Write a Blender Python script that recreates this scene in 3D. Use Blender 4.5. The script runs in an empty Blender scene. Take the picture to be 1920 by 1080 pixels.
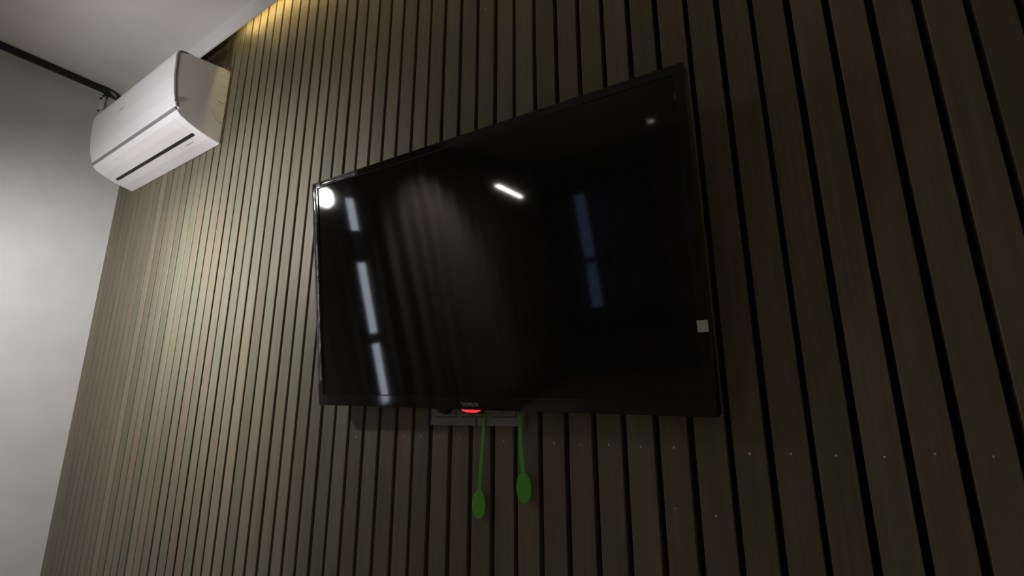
import bpy, bmesh, math, random
from mathutils import Vector, Matrix
random.seed(7)
C = bpy.context.scene.collection
SC = bpy.context.scene

# ------------------------------------------------------------------ camera
cam_data = bpy.data.cameras.new('camera')
cam_data.sensor_width = 36.0
cam_data.lens = 932.41 / 1920 * 36.0
cam_data.clip_start = 0.01
cam = bpy.data.objects.new('camera', cam_data)
C.objects.link(cam)
_r = Vector((0.83758087, 0.54630879, -0.00223265))
_u = Vector((0.1330542, -0.20002679, 0.9707141))
_f = Vector((-0.52986306, 0.81334863, 0.2402273))
cam.matrix_world = Matrix(((_r.x, _u.x, -_f.x, 0.159545),
                           (_r.y, _u.y, -_f.y, -0.85),
                           (_r.z, _u.z, -_f.z, 1.25),
                           (0, 0, 0, 1)))
SC.camera = cam

# ------------------------------------------------------------------ world, light levels
world = bpy.data.worlds.new('world')
SC.world = world
world.use_nodes = True
_bg = world.node_tree.nodes['Background']
_bg.inputs[0].default_value = (0.78, 0.86, 1.0, 1)      # overcast daylight outside the windows
_bg.inputs[1].default_value = 5.0
SC.view_settings.view_transform = 'Standard'
SC.view_settings.look = 'None'
SC.view_settings.gamma = 1.0
SC.view_settings.exposure = 0.0
SC.view_settings.use_curve_mapping = False

BEAM_W = 50.0          # floor lamp, reflector beam on the slat wall
SPILL_W = 60.0         # floor lamp, wide spill
AC_FILL_W = 15.0            # extra spot added at the floor lamp, lifts the air conditioner
ROOM_FILL_W = 270.0         # added unseen ceiling spot, its floor bounce fills the room
LED_STRENGTH = 52.0     # warm cove strip
DOWN_W = 125.0          # downlight by the curtains
PENDANT_STRENGTH = 42.0

# ------------------------------------------------------------------ helpers
def mat(name, color=(0.8, 0.8, 0.8), rough=0.5, metal=0.0, spec=0.5, emis=None, es=0.0, trans=0.0, coat=0.0):
    m = bpy.data.materials.new(name)
    m.use_nodes = True
    b = m.node_tree.nodes['Principled BSDF']
    b.inputs['Base Color'].default_value = (*color, 1)
    b.inputs['Roughness'].default_value = rough
    b.inputs['Metallic'].default_value = metal
    b.inputs['Specular IOR Level'].default_value = spec
    b.inputs['Transmission Weight'].default_value = trans
    b.inputs['Coat Weight'].default_value = coat
    if emis:
        b.inputs['Emission Color'].default_value = (*emis, 1)
        b.inputs['Emission Strength'].default_value = es
    return m

def noise_mat(name, c1, c2, scale, rough, bump=0.0, spec=0.5, stretch=(1, 1, 1)):
    m = mat(name, c1, rough, spec=spec)
    nt = m.node_tree
    b = nt.nodes['Principled BSDF']
    tc = nt.nodes.new('ShaderNodeTexCoord')
    mp = nt.nodes.new('ShaderNodeMapping')
    mp.inputs['Scale'].default_value = stretch
    nz = nt.nodes.new('ShaderNodeTexNoise')
    nz.inputs['Scale'].default_value = scale
    nz.inputs['Detail'].default_value = 5
    rp = nt.nodes.new('ShaderNodeValToRGB')
    rp.color_ramp.elements[0].position = 0.35
    rp.color_ramp.elements[1].position = 0.65
    rp.color_ramp.elements[0].color = (*c1, 1)
    rp.color_ramp.elements[1].color = (*c2, 1)
    nt.links.new(tc.outputs['Object'], mp.inputs[0])
    nt.links.new(mp.outputs[0], nz.inputs['Vector'])
    nt.links.new(nz.outputs[0], rp.inputs[0])
    nt.links.new(rp.outputs[0], b.inputs['Base Color'])
    if bump:
        bp = nt.nodes.new('ShaderNodeBump')
        bp.inputs['Strength'].default_value = bump
        bp.inputs['Distance'].default_value = 0.002
        nt.links.new(nz.outputs[0], bp.inputs['Height'])
        nt.links.new(bp.outputs[0], b.inputs['Normal'])
    return m

def box(bm, x0, x1, y0, y1, z0, z1, mi=0):
    vs = [bm.verts.new((x, y, z)) for x in (x0, x1) for y in (y0, y1) for z in (z0, z1)]
    for q in ((0, 1, 3, 2), (4, 6, 7, 5), (0, 4, 5, 1), (2, 3, 7, 6), (0, 2, 6, 4), (1, 5, 7, 3)):
        f = bm.faces.new([vs[i] for i in q])
        f.material_index = mi
    return vs

def prism_x(bm, prof, x0, x1, mi=0):
    """closed profile of (y, z) points swept along x"""
    a = [bm.verts.new((x0, y, z)) for y, z in prof]
    b = [bm.verts.new((x1, y, z)) for y, z in prof]
    n = len(prof)
    fs = [bm.faces.new(a), bm.faces.new(b[::-1])]
    for i in range(n):
        fs.append(bm.faces.new((a[i], b[i], b[(i + 1) % n], a[(i + 1) % n])))
    for f in fs:
        f.material_index = mi
    return fs

def tube(bm, pts, rad, seg=12, cap=True):
    rings = []
    pts = [Vector(p) for p in pts]
    if not isinstance(rad, (list, tuple)):
        rad = [rad] * len(pts)
    for i, p in enumerate(pts):
        d = (pts[min(i + 1, len(pts) - 1)] - pts[max(i - 1, 0)]).normalized()
        ref = Vector((0, 0, 1)) if abs(d.z) < 0.9 else Vector((1, 0, 0))
        s = d.cross(ref).normalized()
        t = s.cross(d).normalized()
        rings.append([bm.verts.new(p + (s * math.cos(a) + t * math.sin(a)) * rad[i])
                      for a in [2 * math.pi * k / seg for k in range(seg)]])
    for a, b in zip(rings, rings[1:]):
        for k in range(seg):
            bm.faces.new((a[k], a[(k + 1) % seg], b[(k + 1) % seg], b[k]))
    if cap:
        bm.faces.new(rings[0][::-1])
        bm.faces.new(rings[-1])

def lathe(bm, prof, seg=32, M=None):
    """(radius, height) profile turned about z"""
    rings = []
    for r, h in prof:
        rr = []
        for k in range(seg):
            a = 2 * math.pi * k / seg
            v = Vector((r * math.cos(a), r * math.sin(a), h))
            rr.append(bm.verts.new(M @ v if M else v))
        rings.append(rr)
    for a, b in zip(rings, rings[1:]):
        for k in range(seg):
            bm.faces.new((a[k], a[(k + 1) % seg], b[(k + 1) % seg], b[k]))
    return rings

def obj(name, bm, mats, parent=None, smooth=False, bevel=0.0, seg=2):
    bmesh.ops.recalc_face_normals(bm, faces=bm.faces)
    me = bpy.data.meshes.new(name)
    bm.to_mesh(me)
    bm.free()
    for m in (mats if isinstance(mats, (list, tuple)) else [mats]):
        me.materials.append(m)
    o = bpy.data.objects.new(name, me)
    C.objects.link(o)
    if parent:
        o.parent = parent
    if smooth:
        for p in me.polygons:
            p.use_smooth = True
    if bevel:
        md = o.modifiers.new('bevel', 'BEVEL')
        md.width = bevel
        md.segments = seg
        md.limit_method = 'ANGLE'
        md.angle_limit = math.radians(35)
    return o

def tag(o, label, cat, group=None):
    o['label'] = label
    o['category'] = cat
    if group:
        o['group'] = group
    return o

def thing(name, label, cat, loc=(0, 0, 0), group=None):
    o = bpy.data.objects.new(name, None)
    o.empty_display_size = 0.05
    C.objects.link(o)
    o.location = loc
    return tag(o, label, cat, group)

def struct(o):
    o['kind'] = 'structure'
    return o

# ------------------------------------------------------------------ materials
M_wall = noise_mat('grey_plaster', (0.50, 0.50, 0.485), (0.53, 0.53, 0.515), 9, 0.85, 0.05, 0.2)
M_ceil = noise_mat('ceiling_paint', (0.60, 0.59, 0.57), (0.63, 0.62, 0.60), 6, 0.9, 0.0, 0.2)
M_fascia = mat('fascia_paint', (0.76, 0.755, 0.75), 0.8, spec=0.2)
M_backing = mat('black_backing', (0.006, 0.006, 0.005), 0.95, spec=0.1)
M_floor = noise_mat('floor_laminate', (0.34, 0.29, 0.23), (0.42, 0.36, 0.29), 3, 0.45, 0.0, 0.5, (1, 12, 1))

def wood_mat():
    m = mat('stained_slat_wood', (0.3, 0.27, 0.2), 0.55, spec=0.32)
    nt = m.node_tree
    b = nt.nodes['Principled BSDF']
    L = nt.links.new
    tc = nt.nodes.new('ShaderNodeTexCoord')
    at = nt.nodes.new('ShaderNodeAttribute')
    at.attribute_name = 'slat_tone'
    # each slat samples its own piece of the grain
    off = nt.nodes.new('ShaderNodeVectorMath'); off.operation = 'MULTIPLY_ADD'
    L(at.outputs['Color'], off.inputs[0])
    off.inputs[1].default_value = (9, 5, 31)
    L(tc.outputs['Object'], off.inputs[2])
    mp = nt.nodes.new('ShaderNodeMapping'); mp.inputs['Scale'].default_value = (70, 70, 1.6)
    L(off.outputs[0], mp.inputs[0])
    grain = nt.nodes.new('ShaderNodeTexNoise')
    grain.inputs['Scale'].default_value = 2.2; grain.inputs['Detail'].default_value = 6
    grain.inputs['Distortion'].default_value = 0.4
    L(mp.outputs[0], grain.inputs['Vector'])
    mp2 = nt.nodes.new('ShaderNodeMapping'); mp2.inputs['Scale'].default_value = (14, 14, 2.4)
    L(off.outputs[0], mp2.inputs[0])
    blot = nt.nodes.new('ShaderNodeTexNoise')
    blot.inputs['Scale'].default_value = 1.3; blot.inputs['Detail'].default_value = 3
    L(mp2.outputs[0], blot.inputs['Vector'])
    # olive <-> reddish <-> grey stain blotches
    rp = nt.nodes.new('ShaderNodeValToRGB')
    e = rp.color_ramp.elements
    e[0].position = 0.30; e[0].color = (0.1147, 0.1161, 0.0774, 1)
    e[1].position = 0.50; e[1].color = (0.1457, 0.1318, 0.086, 1)
    e2 = e.new(0.62); e2.color = (0.155, 0.1286, 0.086, 1)
    e3 = e.new(0.76); e3.color = (0.1581, 0.1129, 0.0757, 1)
    L(blot.outputs[0], rp.inputs[0])
    # slat tone: r = brightness, g = hue lean
    sep = nt.nodes.new('ShaderNodeSeparateColor')
    L(at.outputs['Color'], sep.inputs[0])
    mr = nt.nodes.new('ShaderNodeMapRange')
    mr.inputs[3].default_value = 0.86; mr.inputs[4].default_value = 1.14
    L(sep.outputs[0], mr.inputs[0])
    gr = nt.nodes.new('ShaderNodeMapRange')
    gr.inputs[1].default_value = 0.3; gr.inputs[2].default_value = 0.7
    gr.inputs[3].default_value = 0.86; gr.inputs[4].default_value = 1.10
    L(grain.outputs[0], gr.inputs[0])
    mu = nt.nodes.new('ShaderNodeMath'); mu.operation = 'MULTIPLY'
    L(mr.outputs[0], mu.inputs[0]); L(gr.outputs[0], mu.inputs[1])
    mx = nt.nodes.new('ShaderNodeMix'); mx.data_type = 'RGBA'; mx.blend_type = 'MIX'
    mg = nt.nodes.new('ShaderNodeMapRange'); mg.inputs[3].default_value = 0.0; mg.inputs[4].default_value = 0.32
    L(sep.outputs[1], mg.inputs[0]); L(mg.outputs[0], mx.inputs[0])
    L(rp.outputs[0], mx.inputs[6])
    mx.inputs[7].default_value = (0.1271, 0.1305, 0.0946, 1)
    sc = nt.nodes.new('ShaderNodeVectorMath'); sc.operation = 'SCALE'
    L(mx.outputs[2], sc.inputs[0]); L(mu.outputs[0], sc.inputs['Scale'])
    L(sc.outputs[0], b.inputs['Base Color'])
    bp = nt.nodes.new('ShaderNodeBump'); bp.inputs['Strength'].default_value = 0.25
    bp.inputs['Distance'].default_value = 0.001
    L(grain.outputs[0], bp.inputs['Height']); L(bp.outputs[0], b.inputs['Normal'])
    return m
M_wood = wood_mat()
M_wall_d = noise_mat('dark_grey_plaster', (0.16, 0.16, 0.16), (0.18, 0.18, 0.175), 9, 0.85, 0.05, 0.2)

M_ac = mat('ac_white_plastic', (0.80, 0.79, 0.82), 0.42, spec=0.5)
M_ac_gap = mat('ac_grey_seam', (0.25, 0.25, 0.26), 0.5)
M_dark = mat('black_slot', (0.008, 0.008, 0.014), 0.6)
M_ac_mark = mat('pale_grey_print', (0.48, 0.48, 0.49), 0.5)
M_bezel = mat('gloss_black_plastic', (0.012, 0.012, 0.013), 0.06, spec=0.6)
M_screen = mat('screen_glass', (0.008, 0.008, 0.0085), 0.045, spec=0.55)
M_housing = mat('matt_black_plastic', (0.010, 0.010, 0.010), 0.5)
M_logo = mat('grey_logo_print', (0.38, 0.39, 0.38), 0.4)
M_red = mat('red_standby_light', (0.6, 0.01, 0.02), 0.4, emis=(1.0, 0.03, 0.045), es=1.0)
M_sticker = mat('grey_sticker', (0.45, 0.48, 0.46), 0.6)
M_black_metal = mat('black_metal', (0.008, 0.008, 0.008), 0.45, spec=0.4)
M_white_metal = mat('white_painted_metal', (0.60, 0.60, 0.58), 0.5)
M_socket = mat('grey_socket_plastic', (0.19, 0.19, 0.195), 0.45)
M_green = mat('green_plastic_tag', (0.07, 0.38, 0.012), 0.5)
M_steel = mat('steel_screw', (0.75, 0.75, 0.72), 0.3, metal=0.7)
M_film = mat('clear_film', (0.9, 0.9, 0.9), 0.10, spec=0.35, trans=1.0)
M_film_matt = mat('matt_clear_film', (0.9, 0.9, 0.9), 0.5, spec=0.2, trans=1.0)
M_curtain = noise_mat('taupe_curtain', (0.20, 0.175, 0.15), (0.25, 0.22, 0.19), 30, 0.9, 0.0, 0.1)
M_curtain_d = noise_mat('charcoal_curtain', (0.05, 0.05, 0.055), (0.07, 0.07, 0.075), 30, 0.9, 0.0, 0.1)
def sheer(m, c):
    nt = m.node_tree
    out = nt.nodes['Material Output']; b = nt.nodes['Principled BSDF']
    tr = nt.nodes.new('ShaderNodeBsdfTranslucent'); tr.inputs[0].default_value = (*c, 1)
    ad = nt.nodes.new('ShaderNodeAddShader')
    nt.links.new(b.outputs[0], ad.inputs[0]); nt.links.new(tr.outputs[0], ad.inputs[1])
    nt.links.new(ad.outputs[0], out.inputs[0])
sheer(M_curtain_d, (0.32, 0.32, 0.35))
M_frame = mat('white_window_frame', (0.35, 0.35, 0.37), 0.4)
M_glass = mat('window_glass', (1, 1, 1), 0.0, trans=1.0)
M_tint = mat('tinted_window_glass', (0.055, 0.065, 0.095), 0.0, trans=1.0)
M_led = mat('warm_led_strip', (1, 0.8, 0.4), 0.5, emis=(1.0, 0.72, 0.28), es=LED_STRENGTH)
M_bulb = mat('lamp_bulb', (1, 1, 1), 0.5, emis=(1.0, 0.97, 0.95), es=120)
M_pend = mat('pendant_diffuser', (1, 1, 1), 0.5, emis=(1.0, 0.96, 0.92), es=PENDANT_STRENGTH)
M_down = mat('downlight_diffuser', (1, 1, 1), 0.5, emis=(1.0, 0.97, 0.93), es=14)

# ------------------------------------------------------------------ the setting
XL, XR, YB, ZC = -2.747, 2.60, -5.25, 2.80

def plain(name, m, *b, bevel=0.0):
    bm = bmesh.new()
    box(bm, *b)
    return struct(obj(name, bm, m, bevel=bevel))

plain('floor', M_floor, XL - 0.12, XR + 0.12, YB - 0.12, 0.16, -0.1, 0.0)
plain('ceiling', M_ceil, XL - 0.12, XR + 0.12, YB - 0.12, -0.053, ZC, ZC + 0.2)
plain('wall_right', M_wall, XR, XR + 0.12, YB, 0.16, 0.0, 3.0)

# left wall with a window opening behind the curtains
WY0, WY1, WZ0, WZ1 = -2.75, -1.60, 0.60, 2.33
bm = bmesh.new()
box(bm, XL - 0.12, XL, YB, WY0, 0, 3.0)
box(bm, XL - 0.12, XL, WY1, 0.16, 0, 3.0)
box(bm, XL - 0.12, XL, WY0, WY1, 0, WZ0)
box(bm, XL - 0.12, XL, WY0, WY1, WZ1, 3.0)
struct(obj('wall_left', bm, M_wall))

# rear wall with a window opening
BX0, BX1, BZ0, BZ1 = -2.45, -1.35, 0.80, 2.36
bm = bmesh.new()
box(bm, XL - 0.12, BX0, YB - 0.12, YB, 0, 3.0)
box(bm, BX1, XR + 0.12, YB - 0.12, YB, 0, 3.0)
box(bm, BX0, BX1, YB - 0.12, YB, 0, BZ0)
box(bm, BX0, BX1, YB - 0.12, YB, BZ1, 3.0)
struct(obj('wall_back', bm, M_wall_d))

def window(name, axis, a0, a1, z0, z1, c, bars, mg):
    """frame in a wall; axis 'y' = opening runs along y at x=c, 'x' = along x at y=c"""
    def b(bm, p0, p1, q0, q1, h0, h1):
        if axis == 'y':
            box(bm, q0, q1, p0, p1, h0, h1)
        else:
            box(bm, p0, p1, q0, q1, h0, h1)
    root = bpy.data.objects.new(name, None); C.objects.link(root); struct(root)
    w = 0.05
    bm = bmesh.new()
    b(bm, a0, a0 + w, c - 0.06, c, z0, z1)
    b(bm, a1 - w, a1, c - 0.06, c, z0, z1)
    b(bm, a0 + w, a1 - w, c - 0.06, c, z0, z0 + w)
    b(bm, a0 + w, a1 - w, c - 0.06, c, z1 - w, z1)
    for k0, k1 in bars:
        b(bm, a0 + w, a1 - w, c - 0.055, c - 0.005, k0, k1)
    obj('window_frame', bm, M_frame, root)
    bm = bmesh.new()
    b(bm, a0 + w, a1 - w, c - 0.033, c - 0.029, z0 + w, z1 - w)
    obj('window_glass', bm, mg, root)
    return root
window('window_1', 'y', WY0, WY1, WZ0, WZ1, XL - 0.03, [(1.77, 2.02), (1.13, 1.21)], M_glass)
window('window_2', 'x', BX0, BX1, BZ0, BZ1, YB - 0.03, [(1.42, 1.50)], M_tint)

# slat wall: dark backing + vertical stained slats (measured gap positions)
GAPS = {-32: -1.7538, -31: -1.6956, -30: -1.6407, -29: -1.5872, -28: -1.5329, -27: -1.4795, -26: -1.4258,
        -25: -1.3697, -24: -1.314, -23: -1.259, -22: -1.2037, -21: -1.1479, -20: -1.0948, -19: -1.0401,
        -18: -0.9864, -17: -0.9321, -16: -0.8781, -15: -0.8234, -14: -0.7692, -13: -0.7133, -12: -0.6601,
        -11: -0.6074, -10: -0.5518, -9: -0.497, -8: -0.4416, -7: -0.3873, -6: -0.3316, -5: -0.2756,
        -4: -0.2207, -3: -0.1657, -2: -0.1093, -1: -0.0537, 0: 0.0034, 1: 0.0578, 2: 0.1123, 3: 0.1665,
        4: 0.22, 5: 0.2742, 6: 0.3296, 7: 0.3818, 8: 0.4315}
PITCH = 0.0548
for k in range(-33, -51, -1):
    GAPS[k] = GAPS[k + 1] - PITCH + random.uniform(-0.0008, 0.0008)
for k in range(9, 48):
    GAPS[k] = GAPS[k - 1] + PITCH
GAPS[-50] = XL - 0.004
bm = bmesh.new()
tone = bm.loops.layers.color.new('slat_tone')
box(bm, XL, XR, 0.019, 0.16, 0, 3.0, 1)
for f in bm.faces:
    for l in f.loops:
        l[tone] = (0.5, 0.5, 0.5, 1)
ks = sorted(GAPS)
half = {k: (0.0040 + 0.0016 * random.random()) for k in ks}
ST = 0.0185
for a, b in zip(ks, ks[1:]):
    x0, x1 = GAPS[a] + half[a], GAPS[b] - half[b]
    if x1 > XR:
        break
    c = 0.0012
    dy = random.uniform(-0.0007, 0.0007)
    prof = [(x0, ST), (x0, c + dy), (x0 + c, dy), (x1 - c, dy), (x1, c + dy), (x1, ST)]
    lo = [bm.verts.new((x, y, 0.0)) for x, y in prof]
    hi = [bm.verts.new((x, y, 2.94)) for x, y in prof]
    fs = [bm.faces.new(lo[::-1]), bm.faces.new(hi)]
    for i in range(len(prof)):
        j = (i + 1) % len(prof)
        fs.append(bm.faces.new((lo[i], lo[j], hi[j], hi[i])))
    col = (random.random(), random.random() ** 1.3, random.random(), 1)
    for f in fs:
        f.material_index = 0
        for l in f.loops:
            l[tone] = col
wall_front = struct(obj('wall_front', bm, [M_wood, M_backing]))

# screw heads holding the slats
SCREWS = [(-0.848, 1.189), (-0.688, 1.195), (-0.634, 1.196), (-0.58, 1.198), (-0.524, 1.195), (-0.414, 1.193),
          (-0.301, 1.192), (-0.248, 1.191), (-0.194, 1.193), (-0.137, 1.191), (-0.082, 1.192),
          (0.03, 1.187), (0.085, 1.189), (0.14, 1.189), (0.194, 1.19), (0.247, 1.196), (0.302, 1.195),
          (-0.086, 1.1), (-0.026, 1.095), (-0.472, 2.243), (-1.343, 2.633), (-0.904, 1.956)]
for (x, z) in SCREWS:
    bm = bmesh.new()
    R = Matrix.Translation((x, -0.0008, z)) @ Matrix.Rotation(math.pi / 2, 4, 'X')
    r = lathe(bm, [(0.0016, -0.003), (0.0016, 0.0002), (0.0010, 0.0008), (0.0002, 0.0009)], 10, R)
    bm.faces.new(r[-1])
    obj('screw_head', bm, M_steel, wall_front, smooth=True)

# shadow-gap fascia that hides the cove light, and the lid of the cove
bm = bmesh.new()
box(bm, XL, XR, -0.053, -0.043, 2.720, ZC + 0.16)
struct(obj('trim_1', bm, M_fascia, bevel=0.001))
bm = bmesh.new()
box(bm, XL, XR, -0.043, 0.019, 2.95, 2.99)
struct(obj('trim_2', bm, M_fascia))

led = thing('led_strip', 'warm LED strip glowing down the slats from the gap behind the white ceiling trim', 'light strip', (-1.715, -0.0395, 2.80))
bm = bmesh.new()
box(bm, 0, 4.2, -0.003, 0.010, -0.006, -0.001)
obj('strip_body', bm, M_white_metal, led)
bm = bmesh.new()
box(bm, 0.002, 4.198, -0.0005, 0.003, -0.010, -0.006)
obj('diffuser', bm, M_led, led)

# ------------------------------------------------------------------ television
W, H = 0.915, 0.5527
tv = thing('television', 'large black flat screen television tilted forward on the slatted wood wall', 'television')
_a = Vector((0.99942951, 0.01885004, -0.02802389))
_v = Vector((0.0307103, -0.16191252, 0.98632713))
_n = _a.cross(_v).normalized()
_v = _n.cross(_a)
tv.matrix_world = Matrix(((_a.x, _v.x, _n.x, -0.91521225),
                          (_a.y, _v.y, _n.y, -0.06435848),
                          (_a.z, _v.z, _n.z, 1.26536952),
                          (0, 0, 0, 1)))
IX0, IX1, IY0, IY1 = 0.0195, W - 0.0175, 0.0265, H - 0.0170

bm = bmesh.new()     # bezel ring, 12 mm deep, outer edge stepped back
def ring(x0, x1, y0, y1, z):
    return [bm.verts.new(p) for p in ((x0, y0, z), (x1, y0, z), (x1, y1, z), (x0, y1, z))]
R0 = ring(0, W, 0, H, -0.034)
R1 = ring(0, W, 0, H, -0.0012)
R2 = ring(0.0012, W - 0.0012, 0.0012, H - 0.0012, 0)
R3 = ring(IX0 - 0.0012, IX1 + 0.0012, IY0 - 0.0012, IY1 + 0.0012, 0)
R4 = ring(IX0, IX1, IY0, IY1, -0.0025)
R5 = ring(IX0, IX1, IY0, IY1, -0.034)
for A, B in ((R0, R1), (R1, R2), (R2, R3), (R3, R4), (R4, R5), (R5, R0)):
    for i in range(4):
        bm.faces.new((A[i], A[(i + 1) % 4], B[(i + 1) % 4], B[i]))
obj('bezel', bm, M_bezel, tv)

bm = bmesh.new()
box(bm, IX0, IX1, IY0, IY1, -0.008, -0.0028)
obj('screen', bm, M_screen, tv)

bm = bmesh.new()     # rear housing: thin plate and deeper centre bulge
box(bm, IX0, IX1, IY0, IY1, -0.034, -0.009)
z0, z1 = -0.034, -0.046
A = ring(0.10, W - 0.10, 0.04, H - 0.10, z0)
B = ring(0.14, W - 0.14, 0.07, H - 0.16, z1)
for i in range(4):
    bm.faces.new((A[i], A[(i + 1) % 4], B[(i + 1) % 4], B[i]))
bm.faces.new(A); bm.faces.new(B)
hs = obj('rear_housing', bm, M_housing, tv, bevel=0.002)

bm = bmesh.new()     # standby light: a rounded lens under the bottom edge
N = 14
for sx in (0,):
    top, bot = [], []
    lo = [], []
    x0, x1 = 0.4335, 0.481
    prev = None
    for i in range(N + 1):
        t = i / N
        x = x0 + (x1 - x0) * t
        d = 0.0052 * (1 - abs(2 * t - 1) ** 4)
        sec = [bm.verts.new((x, 0.0, -0.003)), bm.verts.new((x, 0.0, -0.007)),
               bm.verts.new((x, -d - 0.0008, -0.007)), bm.verts.new((x, -d - 0.0008, -0.004))]
        if prev:
            for k in range(4):
                bm.faces.new((prev[k], prev[(k + 1) % 4], sec[(k + 1) % 4], sec[k]))
        else:
            bm.faces.new(sec)
        prev = sec
    bm.faces.new(prev[::-1])
o = obj('standby_light', bm, M_red, tv, bevel=0.0006)
o['label'] = 'glowing red standby light under the brand name'
bm = bmesh.new()
box(bm, 0.4325, 0.482, -0.0088, 0.0, -0.016, -0.0072)  # added dark block behind the lens, keeps its red glow off the socket
obj('glow_block', bm, M_housing, tv, bevel=0.001)

cu = bpy.data.curves.new('brand_name', 'FONT')
cu.body = 'THOMSON'
cu.size = 0.0098
cu.extrude = 0.0002
cu.align_x = 'CENTER'
cu.align_y = 'CENTER'
cu.materials.append(M_logo)
tmp = bpy.data.objects.new('tmp', cu)
C.objects.link(tmp)
dg = bpy.context.evaluated_depsgraph_get()
me = bpy.data.meshes.new_from_object(tmp.evaluated_get(dg))
bpy.data.objects.remove(tmp)
lw = max(v.co.x for v in me.vertices) - min(v.co.x for v in me.vertices)
lo = bpy.data.objects.new('brand_name', me)
C.objects.link(lo)
lo.parent = tv
lo.scale = (0.042 / lw, 1.12, 1)
lo.location = (0.4585, 0.0098, 0.0003)
lo['label'] = 'grey brand lettering on the bottom bezel'

bm = bmesh.new()
box(bm, W - 0.0165, W - 0.0005, 0.127, 0.145, 0.0, 0.0004)
o = obj('sticker', bm, M_sticker, tv)
o['label'] = 'small grey square sticker on the right bezel'

def film_strip(pts, wdt, seed, amp=0.0016):
    """slightly crumpled clear film along the bezel: a strip with real thickness"""
    rnd = random.Random(seed)
    bm = bmesh.new()
    (x0, y0), (x1, y1) = pts
    d = Vector((x1 - x0, y1 - y0, 0)); L = d.length; d.normalize()
    s = Vector((-d.y, d.x, 0))
    n = int(L / 0.012)
    prev = None
    for i in range(n + 1):
        t = i / n
        p = Vector((x0, y0, 0)) + d * (L * t)
        z = [0.0005 + amp * rnd.random() for _ in range(3)]
        row = [bm.verts.new(p + s * (w * wdt / 2) + Vector((0, 0, z[j]))) for j, w in enumerate((-1, 0, 1))]
        if prev:
            for j in range(2):
                bm.faces.new((prev[j], prev[j + 1], row[j + 1], row[j]))
        prev = row
    o = obj('protective_film', bm, M_film if amp > 0.001 else M_film_matt, tv, smooth=True)
    md = o.modifiers.new('thickness', 'SOLIDIFY'); md.thickness = 0.0002
    return o
film_strip([(0.008, 0.05), (0.008, H - 0.004)], 0.013, 1)
film_strip([(0.03, H - 0.0085), (0.17, H - 0.0085)], 0.012, 3)

# tilting wall bracket behind the television, from the slats to the housing
TI = tv.matrix_world.inverted()
br = bmesh.new()
box(br, -0.56, -0.36, -0.009, -0.0008, 1.40, 1.62)
for x in (-0.52, -0.40):
    box(br, x - 0.012, x + 0.012, -0.062, -0.009, 1.44, 1.58)
for v in br.verts:
    v.co = TI @ v.co
obj('wall_bracket', br, M_black_metal, tv)

# ------------------------------------------------------------------ air conditioner
ACL, ACR = -2.552, -1.760
ac = thing('air_conditioner', 'white split air conditioner mounted high on the slat wall in the corner', 'air conditioner', (ACL, 0, 2.265))
def acl(y, z):
    return (y, z - 2.265)
def add_ac(name, prof, x0, x1, m, bevel=0.0, seg=3):
    bm = bmesh.new()
    prism_x(bm, [acl(*p) for p in prof], x0 - ACL, x1 - ACL)
    return obj(name, bm, m, ac, bevel=bevel, seg=seg)
# body with the gently curved underside; the front panel is a thin shell over it
UND = [(-0.167, 2.331), (-0.152, 2.316), (-0.122, 2.301), (-0.085, 2.288), (-0.045, 2.277), (-0.001, 2.269)]
FRONT = [(-0.150, 2.580), (-0.186, 2.573), (-0.1965, 2.562), (-0.199, 2.545), (-0.195, 2.46), (-0.185, 2.39), (-0.173, 2.347)]
body = [(-0.001, 2.600)] + [(y + 0.0065, z) for y, z in FRONT] + [(-0.1605, 2.340)] + UND
o = add_ac('body', body, ACL, ACR, M_ac, 0.003)
panel = [(y, z + 0.0015) for y, z in FRONT] + [(-0.169, 2.3435)] + [(y + 0.0072, z) for y, z in FRONT[::-1]]
add_ac('front_panel', panel, ACL - 0.001, ACR + 0.001, M_ac, 0.002)
# grey shadow line between the panel and the lower shell
add_ac('panel_seam', [(-0.1595, 2.3445), (-0.1715, 2.3445), (-0.1685, 2.3330), (-0.1595, 2.3330)], ACL + 0.004, ACR - 0.004, M_ac_gap)
# louver flap: shell segment just proud of the underside, and the black air slot behind it
def under(t):
    """point on the underside curve, t = y"""
    pts = UND
    for (y0, z0), (y1, z1) in zip(pts, pts[1:]):
        if y0 <= t <= y1:
            return z0 + (z1 - z0) * (t - y0) / (y1 - y0)
    return pts[-1][1]
def shell_seg(name, ya, yb, off, thick, x0, x1, m, bevel=0.0, n=12):
    ys = [ya + (yb - ya) * i / n for i in range(n + 1)]
    outer = [(y - off * 0.4, under(y) - off) for y in ys]
    inner = [(y, under(y) + thick) for y in ys][::-1]
    return add_ac(name, outer + inner, x0, x1, m, bevel, 2)
shell_seg('louver', -0.158, -0.088, 0.0014, 0.002, ACL + 0.045, ACR - 0.045, M_ac, 0.0006)
shell_seg('air_slot', -0.0875, -0.0755, 0.0005, 0.002, ACL + 0.042, ACR - 0.040, M_dark)
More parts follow.
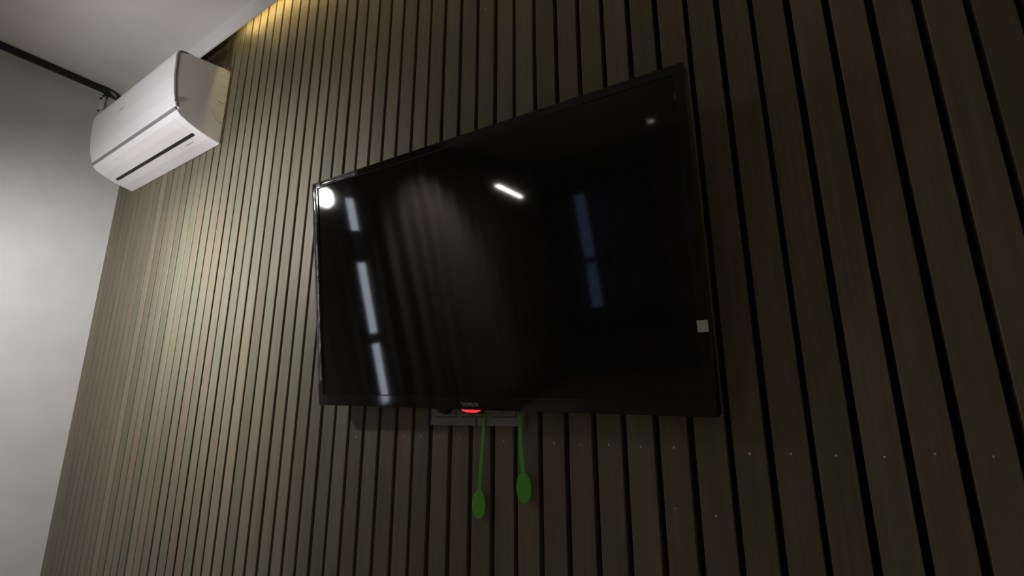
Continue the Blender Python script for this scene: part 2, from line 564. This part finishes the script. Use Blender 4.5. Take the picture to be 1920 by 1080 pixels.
# recessed dark outline of the side cap and moulded marks near the wall
def side_bits():
    x = ACR
    bm = bmesh.new()
    # dark groove between front panel and side cap
    pr = [(y + 0.0070, z) for y, z in FRONT[1:]] + [(y + 0.0125, z) for y, z in FRONT[:0:-1]]
    prism_x(bm, [acl(*p) for p in pr], x - ACL - 0.003, x - ACL + 0.0005)
    obj('side_seam', bm, M_ac_gap, ac)
    bm = bmesh.new()
    bm.free()
    for (y0, y1, z0, z1) in ((-0.038, -0.006, 2.557, 2.5585), (-0.038, -0.006, 2.515, 2.516), (-0.038, -0.006, 2.480, 2.481),
                             (-0.034, -0.010, 2.440, 2.446), (-0.040, -0.004, 2.428, 2.429)):
        bm = bmesh.new()
        box(bm, x - ACL - 0.001, x - ACL + 0.0006, y0, y1, z0 - 2.265, z1 - 2.265)
        obj('moulded_rib', bm, M_ac_mark, ac)
    bm = bmesh.new()
    row = []
    for k in range(9):
        a = math.radians(95 + 11 * k)
        for q in (1, 0.96):
            row.append(bm.verts.new((x - ACL + 0.0006, -0.004 + 0.045 * math.cos(a) * q, 2.40 - 0.05 * math.sin(a) * q - 2.265)))
    for k in range(8):
        bm.faces.new((row[2 * k], row[2 * k + 1], row[2 * k + 3], row[2 * k + 2]))
    o = obj('pipe_knockout', bm, M_ac_mark, ac)
    md = o.modifiers.new('thickness', 'SOLIDIFY'); md.thickness = 0.0008
side_bits()
bm = bmesh.new()    # clip notch at the bottom of the front panel's right edge
box(bm, ACR - ACL - 0.004, ACR - ACL + 0.0035, -0.178, -0.168, 2.362 - 2.265, 2.378 - 2.265)
obj('panel_clip', bm, M_ac_gap, ac, bevel=0.001)
bm = bmesh.new()    # small logo strip on the front panel and printed mark below the air slot
def on_front(z):
    pts = [(2.347, -0.173), (2.39, -0.185), (2.46, -0.195), (2.545, -0.199)]
    for (z0, y0), (z1, y1) in zip(pts, pts[1:]):
        if z0 <= z <= z1:
            return y0 + (y1 - y0) * (z - z0) / (z1 - z0)
for i in range(6):
    xa = -2.262 + i * 0.0105
    box(bm, xa - ACL, xa - ACL + 0.0075, on_front(2.489) - 0.0007, on_front(2.489) + 0.002, 2.486 - 2.265, 2.492 - 2.265)
obj('logo', bm, M_ac_mark, ac)
bm = bmesh.new()
for i in range(5):
    xa = -1.905 + i * 0.012
    box(bm, xa - ACL, xa - ACL + 0.009, -0.062, -0.056, under(-0.059) - 2.265 - 0.0006, under(-0.059) - 2.265 + 0.001)
obj('printed_mark', bm, M_ac_mark, ac)
bm = bmesh.new()    # small mounting peg peeking out at the top rear corner
tube(bm, [(ACR - ACL - 0.01, -0.012, 2.603 - 2.265), (ACR - ACL + 0.012, -0.012, 2.603 - 2.265)], 0.006, 10)
obj('mounting_peg', bm, mat('brown_peg', (0.10, 0.05, 0.04), 0.6), ac)

# ------------------------------------------------------------------ curtain rod, bracket, curtains
rod = thing('curtain_rod', 'black square curtain rod running along the grey wall just under the ceiling', 'curtain rod', (-2.68, -0.10, 2.784))
bm = bmesh.new()
box(bm, -0.009, 0.009, -4.95, -0.055, -0.0145, 0.0145)
obj('rod', bm, M_black_metal, rod, bevel=0.001)
bm = bmesh.new()    # end fitting: open pointed loop in black
prof_o = [(-0.070, 0.0145), (-0.048, 0.0155), (-0.018, 0.012), (0.022, -0.004), (0.004, -0.030), (-0.040, -0.028), (-0.070, -0.0145)]
prof_i = [(-0.044, 0.004), (-0.036, 0.010), (-0.016, 0.006), (0.002, -0.004), (-0.003, -0.021), (-0.014, -0.018), (-0.036, -0.004)]
for xx in (0,):
    fo = [[bm.verts.new((x, y, z)) for y, z in prof_o] for x in (0.004, 0.011)]
    fi = [[bm.verts.new((x, y, z)) for y, z in prof_i] for x in (0.004, 0.011)]
    n = 7
    for i in range(n):
        j = (i + 1) % n
        bm.faces.new((fo[0][i], fo[0][j], fo[1][j], fo[1][i]))
        bm.faces.new((fi[0][i], fi[1][i], fi[1][j], fi[0][j]))
        bm.faces.new((fo[0][i], fi[0][i], fi[0][j], fo[0][j]))
        bm.faces.new((fo[1][i], fo[1][j], fi[1][j], fi[1][i]))
obj('end_fitting', bm, M_black_metal, rod)
for y in (-0.03, -1.7, -3.3, -4.8):
    bm = bmesh.new()
    box(bm, -0.067, -0.009, y - 0.008, y + 0.008, -0.006, 0.006)
    obj('wall_stay', bm, M_black_metal, rod)

pl = thing('wall_plate', 'small white plate with two dark screws on grey wall beside air conditioner', 'bracket', (XL, -0.142, 2.735))
bm = bmesh.new()
box(bm, 0.0, 0.006, -0.004, 0.012, -0.050, 0.045)
box(bm, 0.006, 0.022, 0.010, 0.013, -0.050, 0.045)
obj('plate', bm, M_white_metal, pl, bevel=0.001)
for z in (0.030, -0.038):
    bm = bmesh.new()
    tube(bm, [(0.0055, -0.001, z), (0.010, -0.001, z)], 0.0045, 10)
    obj('screw', bm, M_black_metal, pl)

def curtain(name, label, axis, a0, a1, z0, z1, c, m, amp=0.035, per=0.11, seed=1, group=None, ext=None):
    rnd = random.Random(seed)
    n = int(abs(a1 - a0) / 0.008)
    o_ = thing(name, label, 'curtain', (c, a0, z1) if axis == 'y' else (a0, c, z1), group)
    bm = bmesh.new()
    rows = []
    ph = rnd.random() * 6
    for k in range(9):
        z = z1 + (z0 - z1) * k / 8
        row = []
        for i in range(n + 1):
            t = i / n
            a = a0 + (a1 - a0) * t
            w = math.sin(2 * math.pi * a / per + ph + 0.5 * math.sin(a * 9)) * (0.75 + 0.25 * math.sin(a * 23 + ph))
            off = amp * w * (0.75 + 0.35 * k / 8) + 0.006 * math.sin(a * 60 + k)
            p = (off, a - a0, z - z1) if axis == 'y' else (a - a0, off, z - z1)
            row.append(bm.verts.new(p))
        rows.append(row)
    for A_, B_ in zip(rows, rows[1:]):
        for i in range(n):
            bm.faces.new((A_[i], A_[i + 1], B_[i + 1], B_[i]))
    o = obj('cloth', bm, m, o_, smooth=True)
    md = o.modifiers.new('thickness', 'SOLIDIFY'); md.thickness = 0.003
    bm = bmesh.new()
    box_ = (-0.008, 0.008, 0.0, a1 - a0, 0.0, 0.02) if axis == 'y' else (0.0, a1 - a0, -0.008, 0.008, 0.0, 0.02)
    box(bm, *box_)
    obj('heading_tape', bm, m, o_)
    return o_
curtain('curtain', 'taupe curtain between the bright window slit and the slat wall',
        'y', -1.925, -1.45, 0.03, 2.742, -2.68, M_curtain, seed=3, amp=0.028, group=None)
curtain('curtain', 'long pleated taupe curtain reflected across the left half of the screen',
        'y', -4.90, -2.005, 0.03, 2.742, -2.68, M_curtain, seed=4, per=0.19, amp=0.042, group=None)
curtain('curtain', 'dark sheer curtain on the rear window, right of the dim blue slit in the reflection', 'x', -2.07, -1.28, 0.55, 2.5, YB + 0.06, M_curtain_d, seed=6)
curtain('curtain', 'narrow dark sheer curtain on the rear window, left of the dim blue slit', 'x', -2.62, -2.20, 0.55, 2.5, YB + 0.06, M_curtain_d, seed=8)

# ------------------------------------------------------------------ sockets under the television
sk = thing('socket_strip', 'grey three-gang wall socket on the slats just below the television', 'wall socket', (-0.598, -0.001, 1.221))
bm = bmesh.new()
box(bm, -0.019, 0.2, 0.0, 0.0015, 0.0, 0.085)  # flat dark sheet on the slats, painted as the shade of a hole
obj('cutout_shade', bm, M_dark, sk)
bm = bmesh.new()
SW, SH = 0.237, 0.084
box(bm, 0, SW, -0.010, 0.0, 0, SH)
obj('frame', bm, M_socket, sk, bevel=0.002)
for i, (x0, x1) in enumerate(((0.018, 0.070), (0.088, 0.140), (0.168, 0.220))):
    bm = bmesh.new()
    box(bm, x0, x1, -0.0125, -0.0095, 0.0185, 0.0665)
    f = obj('socket_plate', bm, M_socket, sk, bevel=0.001)
    bm = bmesh.new()
    box(bm, x0 - 0.001, x1 + 0.001, -0.0103, -0.0098, 0.0165, 0.0685)
    obj('socket_gap', bm, M_dark, sk)
    bm = bmesh.new()
    cx = (x0 + x1) / 2
    r = lathe(bm, [(0.021, 0.0), (0.021, 0.0018), (0.0185, 0.0018), (0.0185, 0.0003), (0.0005, 0.0003)], 28,
              Matrix.Translation((cx, -0.0125, 0.0425)) @ Matrix.Rotation(math.pi / 2, 4, 'X'))
    obj('socket_well', bm, M_housing if i < 2 else M_socket, sk)
bm = bmesh.new()
for x in (0.1235,):
    box(bm, x - 0.0012, x + 0.0012, -0.0106, -0.0095, 0.0, 0.0165)
obj('frame_joint', bm, M_dark, sk)

plug = thing('power_plug', 'black plug in the left socket below the television', 'plug', (-0.554, -0.0145, 1.2635))
bm = bmesh.new()
lathe(bm, [(0.0005, 0.0), (0.017, 0.0), (0.0185, 0.004), (0.017, 0.016), (0.008, 0.024), (0.0005, 0.024)], 24,
      Matrix.Rotation(math.pi / 2, 4, 'X'))
obj('plug_body', bm, M_housing, plug, smooth=False)
def tagspoon(name, label, top, bottom_c, sway, rx, rz, w0):
    x, z = bottom_c
    t = thing(name, label, 'tag', (x, -0.0125, z + rz))
    bm = bmesh.new()
    # oval disc, 2 mm thick with rounded rim
    seg = 36
    rings = []
    for (s, y) in ((0.86, 0.0012), (1.0, 0.0004), (1.0, -0.0004), (0.86, -0.0012)):
        rings.append([bm.verts.new((s * rx * math.cos(2 * math.pi * k / seg) + sway * 0.3 * (-rz + s * rz * math.sin(2 * math.pi * k / seg)),
                                    y, -rz + s * rz * math.sin(2 * math.pi * k / seg))) for k in range(seg)])
    for A_, B_ in zip(rings, rings[1:]):
        for k in range(seg):
            bm.faces.new((A_[k], A_[(k + 1) % seg], B_[(k + 1) % seg], B_[k]))
    bm.faces.new(rings[0]); bm.faces.new(rings[-1][::-1])
    obj('oval_end', bm, M_green, t)
    bm = bmesh.new()
    n = 14
    prev = None
    L = top[1] - (z + rz)
    for i in range(n + 1):
        s = i / n
        xx = (top[0] - x) * s + sway * math.sin(s * math.pi) * 0.05
        zz = L * s - 0.002 * (1 - s)
        hw = w0 * (1.15 - 0.35 * s)
        yb = 0.0012 * math.sin(s * 3)
        sec = [bm.verts.new((xx - hw, 0.0007 - yb, zz)), bm.verts.new((xx + hw, 0.0007 - yb, zz)),
               bm.verts.new((xx + hw, -0.0007 - yb, zz)), bm.verts.new((xx - hw, -0.0007 - yb, zz))]
        if prev:
            for k in range(4):
                bm.faces.new((prev[k], prev[(k + 1) % 4], sec[(k + 1) % 4], sec[k]))
        else:
            bm.faces.new(sec)
        prev = sec
    bm.faces.new(prev[::-1])
    obj('strap', bm, M_green, t)
    return t
tagspoon('hanging_tag', 'green oval tag hanging lower on its long strap, the left one below the television',
         (-0.4525, 1.245), (-0.4640, 1.0735), 0.02, 0.0165, 0.0258, 0.0037)
tagspoon('hanging_tag', 'green oval tag hanging higher on its strap below the right end of the socket',
         (-0.3660, 1.245), (-0.3610, 1.1110), -0.06, 0.0165, 0.0272, 0.0040)

# ------------------------------------------------------------------ lamps and added fill spots
LX, LY, LZ = -1.690, -0.870, 1.983
fl = thing('floor_lamp', 'floor lamp whose bulb reflects in the top left corner of the screen', 'lamp', (LX, LY - 0.10, 0))
bm = bmesh.new()
r = lathe(bm, [(0.0005, 0.0), (0.15, 0.0), (0.15, 0.014), (0.02, 0.024), (0.0005, 0.024)], 40)
obj('base', bm, M_black_metal, fl)
bm = bmesh.new()
tube(bm, [(0, 0, 0.02), (0, 0, 2.00), (0, 0.01, LZ - 0.006), (0, 0.022, LZ)], 0.009, 14)
obj('pole', bm, M_black_metal, fl, smooth=True)
AIM = Vector((0.10, 1.0, -0.15)).normalized()
Q = AIM.to_track_quat('Z', 'Y').to_matrix().to_4x4()
Q.translation = Vector((0, 0.10, LZ)) - AIM * 0.01
bm = bmesh.new()
lathe(bm, [(0.0005, -0.072), (0.020, -0.070), (0.026, -0.05), (0.046, 0.0), (0.056, 0.022), (0.054, 0.022), (0.044, 0.0), (0.024, -0.046), (0.0005, -0.060)], 32, Q)
obj('shade', bm, M_black_metal, fl, smooth=True)
bm = bmesh.new()
lathe(bm, [(0.0005, -0.040)] + [(0.040 * math.sin(a), 0.010 - 0.040 * math.cos(a)) for a in [math.pi * k / 12 for k in range(2, 12)]] + [(0.0005, 0.050)], 28, Q)
obj('bulb', bm, M_bulb, fl, smooth=True)
def lamp_spot(name, watts, target, size, blend, soft):
    sp = bpy.data.lights.new(name, 'SPOT')
    sp.energy = watts
    sp.color = (1.0, 0.975, 0.975)
    sp.spot_size = math.radians(size)
    sp.spot_blend = blend
    sp.shadow_soft_size = soft
    so = bpy.data.objects.new(name, sp)
    C.objects.link(so)
    so.parent = fl
    so.location = Vector((0, 0.10, LZ)) + AIM * 0.085
    so.rotation_euler = (Vector(target) - Vector((LX, LY, LZ))).to_track_quat('-Z', 'Y').to_euler()
lamp_spot('lamp_beam', BEAM_W, (-1.50, 0, 1.78), 94, 1.0, 0.03)
lamp_spot('lamp_spill', SPILL_W, (-2.68, 0, 0.78), 146, 0.8, 0.03)
lamp_spot('ac_fill', AC_FILL_W, (-1.98, -0.20, 2.42), 86, 1.0, 0.03)

def bar_pendant(label, p0, p1, z):
    a, b = Vector(p0), Vector(p1)
    L = (b - a).length
    p = thing('pendant_light', label, 'lamp', (a.x, a.y, z))
    p.rotation_euler = (0, 0, math.atan2(b.y - a.y, b.x - a.x))
    bm = bmesh.new()
    prism_x(bm, [(-0.022, 0.0), (-0.022, 0.028), (-0.014, 0.036), (0.014, 0.036), (0.022, 0.028), (0.022, 0.0)], 0, L)
    obj('housing', bm, M_black_metal, p)
    bm = bmesh.new()
    prism_x(bm, [(-0.020, 0.0), (-0.016, -0.010), (0.0, -0.014), (0.016, -0.010), (0.020, 0.0)], 0.004, L - 0.004)
    obj('diffuser', bm, M_pend, p)
    for x in (0.1, L - 0.1):
        bm = bmesh.new()
        tube(bm, [(x, 0, 0.034), (x, 0, ZC - z - 0.001)], 0.002, 8)
        obj('cord', bm, M_black_metal, p)
bar_pendant('slim bar pendant lamp reflected as a bright slanted dash in the upper middle of screen',
            (-1.93, -2.85), (-2.20, -3.75), 2.22)

def downlight(label, x, y, r, m):
    p = thing('ceiling_spotlight', label, 'ceiling light', (x, y, ZC))
    bm = bmesh.new()
    lathe(bm, [(r * 0.8, -0.001), (r * 0.8, -0.012), (r, -0.012), (r, 0.0)], 32)
    obj('trim_ring', bm, M_black_metal, p)
    bm = bmesh.new()
    lathe(bm, [(0.0005, -0.004), (r * 0.8, -0.004), (r * 0.8, -0.001), (0.0005, -0.001)], 32)
    obj('diffuser', bm, m, p)
    return p
downlight('small ceiling spot reflected as a tiny bright dot in the upper right of the screen', -1.03, -4.70, 0.045, M_down)
d2 = downlight('ceiling spot washing down the long taupe curtain', -2.02, -2.85, 0.045, M_down)
def spot_under(parent, watts, size, direction):
    dl = bpy.data.lights.new('spot_light', 'SPOT')
    dl.energy = watts
    dl.color = (1.0, 0.95, 0.89)
    dl.spot_size = math.radians(size)
    dl.spot_blend = 0.8
    dl.shadow_soft_size = 0.03
    do = bpy.data.objects.new('spot_light', dl)
    C.objects.link(do)
    do.parent = parent
    do.location = (0, 0, -0.03)
    do.rotation_euler = Vector(direction).to_track_quat('-Z', 'Y').to_euler()
spot_under(d2, DOWN_W, 80, (-0.55, 0, -1))
d3 = downlight('added unseen ceiling spot, bounces fill light off the floor on the right', 0.6, -2.1, 0.045, M_down)
spot_under(d3, ROOM_FILL_W, 70, (0, 0, -1))
